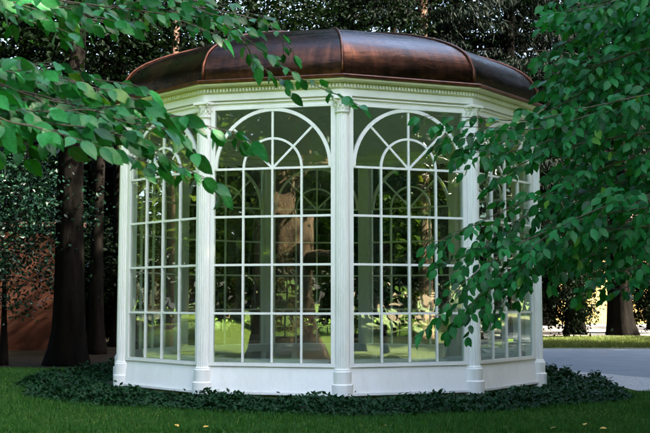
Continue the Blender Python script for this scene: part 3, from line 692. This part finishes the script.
# --- understorey bushes: the dark floor of the wood
GU = 'shaded undergrowth behind the pavilion'
for i in range(44):
    rr = random.Random(200+i); x = -27+i*.80+rr.uniform(-.5, .5); y = (44.5, 50, 56)[i % 3]+rr.uniform(-1.5, 1.5)
    t = tag(empty('undergrowth_bush', (x, y, 0)), 'dark shaded bush in the undergrowth behind the pavilion', 'bush', GU); sc_ = rr.uniform(1.4, 1.95)
    link('foliage', CR_U, t, Matrix.Rotation(rr.uniform(0, 6.28), 4, 'Z') @ Matrix.Diagonal((sc_*1.15, sc_*1.15, sc_*1.1, 1)))
    link('stem', trunk_mesh(220+i, .09, 3.5, n_=7), t)
def bush(name, label, loc, me, scale, rot):
    t = tag(empty(name, loc), label, 'bush'); link('foliage', me, t, Matrix.Rotation(rot, 4, 'Z') @ Matrix.Diagonal((*scale, 1)))
    link('stem', trunk_mesh(int(rot*100), .08, 2.6*scale[2], n_=7), t)
bush('glossy_bush', 'tall glossy dark-leaved bush in front of the red wall at far left', (-7.2, 23.6, 0), None or np_mesh('foliage', *crown_cloud(31, 12000, 1.7, 1.5, 1.2, 5.2, .10, 90, .36, shell=.3)[0], 'leaf_glossy'), (1, 1, 1), .3)
bush('glossy_bush', 'glossy dark bush between the thick trunk and the left side of the pavilion', (-7.6, 34, 0), bpy.data.meshes['foliage'], (1.1, 1.1, .9), 2.1)
bush('hanging_shrub', 'feathery dark shrub beside the pavilion with yellow wall behind', (gx(566, 40), 40, 0), CR_U, (.75, .75, .95), 1.1)

bush('hanging_shrub', 'dark shrub right of the massive trunk beyond the road', (gx(652, 46), 46, 0), CR_U, (.8, .8, .8), 2.6)
# ------------------------------------------------------------------ houses and walls behind
def house(name, label, x0, x1, y, depth, h, wall_m, wins, roof_h=1.6, rotz=0):
    t = tag(empty(name, ((x0+x1)/2, y, 0)), label, 'building'); t.rotation_euler.z = rotz; hw_ = (x1-x0)/2
    b = MB(); b.box(-hw_, hw_, 0, depth, 0, h); b.build('wall', wall_m, t)
    b = MB(); e = .4
    b.v = [(-hw_-e, -e, h+.01), (hw_+e, -e, h+.01), (hw_+e, depth+e, h+.01), (-hw_-e, depth+e, h+.01), (-hw_+1, depth/2, h+roof_h), (hw_-1, depth/2, h+roof_h)]
    b.f = [(0, 1, 5, 4), (2, 3, 4, 5), (1, 2, 5), (3, 0, 4), (3, 2, 1, 0)]; b.build('roof', 'roof', t)
    b = MB(); b.box(-hw_-.05, hw_+.05, -.08, -.002, h-.28, h-.05); b.build('eaves_board', 'trim', t)
    for (wx, wz, ww, wh) in wins:
        b = MB(); b.box(wx-ww/2, wx+ww/2, -.03, -.004, wz, wz+wh); w_ = b.build('window', 'darkglass', t)
        b = MB()
        for q in ((wx-ww/2-.12, wx-ww/2, wz-.1, wz+wh+.12), (wx+ww/2, wx+ww/2+.12, wz-.1, wz+wh+.12), (wx-ww/2, wx+ww/2, wz+wh, wz+wh+.12), (wx-ww/2, wx+ww/2, wz-.1, wz), (wx-.03, wx+.03, wz, wz+wh)): b.box(q[0], q[1], -.06, -.005, q[2], q[3])
        b.build('frame', 'trim', w_)
house('yellow_house', 'sunlit yellow plastered house behind the massive trunk at right', 14.2, 40, 66, 8, 5.5, 'yellow', [(-1, 1.4, 1.2, 1.8), (3, 1.4, 1.2, 1.8)], 2.5)
house('ochre_house', 'ochre house glimpsed between trunks at left', -22, -9.2, 46, 8, 5.0, 'ochre', [(4.9, 2.0, 1.0, 1.7), (2.4, 2.0, 1.0, 1.7), (-1, 2, 1, 1.7)], 2.0)
house('grey_outbuilding', 'dim grey outbuilding just right of the pavilion beyond the road', 11.2, 13.2, 62, 5, 3.4, 'trim', [(0, 1.0, .8, 1.2)], 1.2)
t = tag(empty('garden_wall', (-13.2, 30.5, 0)), 'shadowed red-brown plastered garden wall at far left', 'wall')
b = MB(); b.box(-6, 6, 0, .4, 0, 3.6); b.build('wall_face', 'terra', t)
b = MB(); b.box(-6.1, 6.1, -.08, .48, 3.604, 3.74); b.build('coping', 'roof', t)

# ------------------------------------------------------------------ near tree at left: boughs across the upper left
LT = tag(empty('leafy_tree', (-6.2, 4.7, 0)), 'broadleaf tree whose large-leaved boughs hang across the upper left', 'tree')
(VF, CLX) = crown_cloud(41, 10000, 4.0, 4.0, 5.8, 12.5, .30, 90, .75)
CRX = np_mesh('crown', *VF, 'leaf_mass'); link('crown', CRX, LT)
limbs_l = [at(-45, 60, 4.6)-LT.location, at(-40, -25, 5.8)-LT.location]+[Vector(c) for c in CLX[:8]]
link('trunk', trunk_mesh(300, .74, 9, (-.3, 0), 1.5, limbs_l, 20, .5, 'bark_gold', z_limb=.28), LT)
S = []
def sp(seed, pix, d0, d1, **kw):
    s = Spray(seed); n_ = len(pix); s.bough([at(x, y, d0+(d1-d0)*i/(n_-1)) for i, (x, y) in enumerate(pix)], **kw); S.append(s)
big = dict(size=(.080, .140), gap=.045, step=.075, twig=(.12, .30), r0=.0032)
sp(1, [(-45, 60), (20, 92), (75, 105), (130, 108), (190, 121), (235, 134)], 4.5, 4.9, **big)
sp(2, [(-45, 70), (30, 118), (90, 128), (135, 140), (172, 160), (205, 180)], 4.3, 4.8, **big)
sp(3, [(-45, 55), (10, 72), (60, 80), (110, 92), (150, 105)], 4.9, 5.1, **big)
sp(4, [(-45, 85), (0, 118), (40, 128), (80, 140)], 4.2, 4.3, **dict(big, twig=(.12, .24)))
sp(23, [(-45, 75), (0, 92), (45, 104), (85, 120), (120, 138)], 4.6, 4.7, **big)
sp(24, [(-45, 40), (0, 62), (50, 66), (90, 78), (130, 84)], 5.0, 5.2, **big)
sp(17, [(-45, 60), (0, 85), (50, 98), (100, 118), (150, 120), (180, 140)], 4.7, 4.7, **big)
sp(18, [(-45, 50), (5, 68), (45, 72), (85, 86), (125, 96)], 4.6, 4.7, **big)
sp(19, [(-45, 95), (0, 105), (45, 112), (90, 110), (125, 122), (145, 126)], 4.4, 4.5, **big)
sp(20, [(-45, 110), (0, 135), (50, 138), (100, 146), (140, 160)], 4.9, 5.0, **dict(big, twig=(.12, .26)))
sp(21, [(-45, 70), (0, 78), (40, 84), (70, 96), (110, 104)], 5.2, 5.3, **big)
top = dict(size=(.085, .13), gap=.052, step=.095, twig=(.16, .40), r0=.0045)
sp(5, [(-40, -25), (60, 2), (140, 8), (215, 22), (262, 50), (300, 78), (345, 98)], 5.9, 6.4, **dict(top, twig=(.16, .34)))
sp(6, [(-40, -20), (30, 8), (80, 18), (125, 22)], 5.5, 5.7, **top)
sp(7, [(100, -30), (170, 0), (225, 12), (262, 22), (285, 42)], 6.1, 6.4, **top)
sp(8, [(150, -30), (205, 8), (240, 38), (258, 62), (280, 82)], 6.6, 6.6, **dict(top, twig=(.12, .26)))
sp(9, [(-30, -10), (20, 18), (50, 26)], 5.2, 5.3, **dict(top, twig=(.12, .26)))
sp(10, [(-30, -35), (60, -10), (130, -6), (200, 2), (250, 14)], 5.7, 6.2, **top)
sp(11, [(-40, -30), (40, -4), (100, 6), (160, 14), (205, 30)], 5.3, 5.6, **top)
sp(12, [(60, -35), (130, -8), (190, 6), (235, 28), (250, 50)], 5.9, 6.0, **top)
sp(13, [(-40, -10), (10, 2), (55, 6), (95, 16)], 5.0, 5.1, **top)
print('left leaves', grow_tree(LT, S, 'leaf_near'))

# ------------------------------------------------------------------ near tree at right
RT = tag(empty('leafy_tree', (7.6, 11, 0)), 'broadleaf tree whose smaller-leaved boughs fill the right side before the pavilion', 'tree')
link('crown', CR_S, RT, Matrix.Rotation(1.0, 4, 'Z') @ Matrix.Translation((.8, -.6, .6)) @ Matrix.Scale(.92, 4))
limbs_r = [at(668, y, 10)-RT.location for y in (20, 90, 150, 200, 250)]+[Vector(c) for c in CL_S[:8]]
link('trunk', trunk_mesh(301, .40, 10, (0, 0), 1.5, limbs_r, 18, .5, 'bark_shaded', z_limb=.2), RT)
S = []; rt = dict(size=(.09, .135), gap=.052, step=.10, twig=(.26, .55), r0=.007, light=(-.1, -.8, .42), zr=.95, droop=.5, tap=.35)
sp(51, [(668, 62), (610, 80), (560, 105), (530, 122), (490, 132), (450, 142)], 9.6, 9.2, **rt)
sp(52, [(668, 150), (610, 165), (560, 190), (515, 205), (475, 225), (440, 240)], 9.4, 9.0, **rt)
sp(53, [(668, 205), (600, 215), (545, 232), (500, 255), (462, 285), (432, 322)], 9.2, 8.8, **rt)
sp(54, [(668, 20), (620, 25), (580, 22), (548, 20)], 10, 9.8, **dict(rt, twig=(.2, .4)))
sp(55, [(668, 235), (610, 240), (570, 252), (530, 275), (500, 305)], 9.6, 9.3, **rt)
sp(56, [(668, 90), (600, 105), (530, 120), (480, 118), (430, 116)], 9.0, 8.9, **dict(rt, twig=(.14, .3)))
sp(57, [(668, 110), (620, 130), (585, 150), (560, 165)], 9.8, 9.9, **rt)
sp(58, [(668, 45), (630, 55), (600, 65), (575, 70)], 9.4, 9.5, **rt)
sp(59, [(668, 260), (635, 268), (605, 275), (585, 290)], 9.3, 9.3, **dict(rt, twig=(.2, .36)))
sp(60, [(668, 180), (625, 190), (590, 195), (560, 205)], 10.2, 10.2, **rt)
sp(66, [(668, 95), (600, 112), (545, 128), (500, 128), (455, 126)], 9.2, 9.0, **rt)
sp(67, [(668, 100), (600, 122), (550, 140), (510, 152), (480, 150)], 9.5, 9.2, **rt)
sp(68, [(668, 225), (600, 232), (550, 250), (505, 275), (475, 300), (458, 318)], 9.4, 9.0, **rt)
sp(69, [(668, 195), (610, 210), (560, 228), (520, 240), (480, 250), (450, 262)], 9.6, 9.1, **rt)
sp(61, [(668, 80), (600, 98), (550, 128), (510, 140), (470, 155)], 9.9, 9.7, **rt)
sp(62, [(668, 170), (600, 188), (550, 205), (505, 228), (470, 262)], 9.8, 9.6, **rt)
sp(63, [(668, 215), (610, 228), (560, 245), (515, 262), (475, 300)], 9.9, 9.5, **rt)
sp(64, [(668, 130), (600, 140), (555, 150), (520, 165), (500, 178)], 9.3, 9.2, **rt)
sp(65, [(668, 190), (610, 205), (570, 222), (535, 245), (520, 270)], 9.0, 8.9, **rt)
for i in range(10):
    rr = random.Random(460+i); y0 = rr.uniform(-30, 60); x1 = rr.uniform(548, 590); d = rr.uniform(9, 10.2)
    sp(110+i, [(690, y0-8), (640, y0), ((640+x1)/2, y0+6+rr.uniform(-6, 8)), (x1, y0+16+rr.uniform(-8, 12))], d, d+.3, **rt)
for i in range(34):
    rr = random.Random(400+i); y0 = rr.uniform(-20, 275); x1 = rr.uniform(548, 610); d = rr.uniform(10.2, 12.5)
    sp(70+i, [(690, y0), (650, y0+10), ((650+x1)/2, y0+18+rr.uniform(-6, 8)), (x1, y0+30+rr.uniform(-8, 12))], d, d+.3, **rt)
print('right leaves', grow_tree(RT, S, 'leaf_right'))

# ------------------------------------------------------------------ fallen leaves on the lawn
fm = []
for i in range(3):
    me = bpy.data.meshes.new('fallen_leaf'); V, Fc = leaf_shape(900+i, 1, .7); me.from_pydata(V, [], Fc); me.materials.append(M['autumn']); fm.append(me)
for i, (px, py, lab) in enumerate([(70, 374, 'orange fallen leaf at the left end of the ground cover'), (6, 368, 'rusty fallen leaf at the left picture edge'), (46, 372, 'small dry leaf left of the ground cover'), (175, 427, 'orange fallen leaf on the lawn below the left corner column'), (203, 430, 'yellow fallen leaf at the bottom edge under the second column'),
                           (385, 428, 'pale fallen leaf on the lawn below the middle of the pavilion'), (557, 430, 'larger yellow fallen leaf at the bottom right'), (585, 426, 'yellow fallen leaf near the bottom right corner'), (600, 431, 'rightmost yellow fallen leaf on the front lawn')]):
    d = F_PX*CAM_H/(py-300.2); p = at(px, py, d); o = link('fallen_leaf', fm[i % 3]); s = .075
    o.location = (p.x, p.y, .055); o.scale = (s, s, s); o.rotation_euler = (.3-.1*(i % 4), .15*(i % 3), i*1.3); tag(o, lab, 'leaf', 'fallen leaves on the lawn')
print('tris', sum(len(me.polygons)*2 for me in bpy.data.meshes))
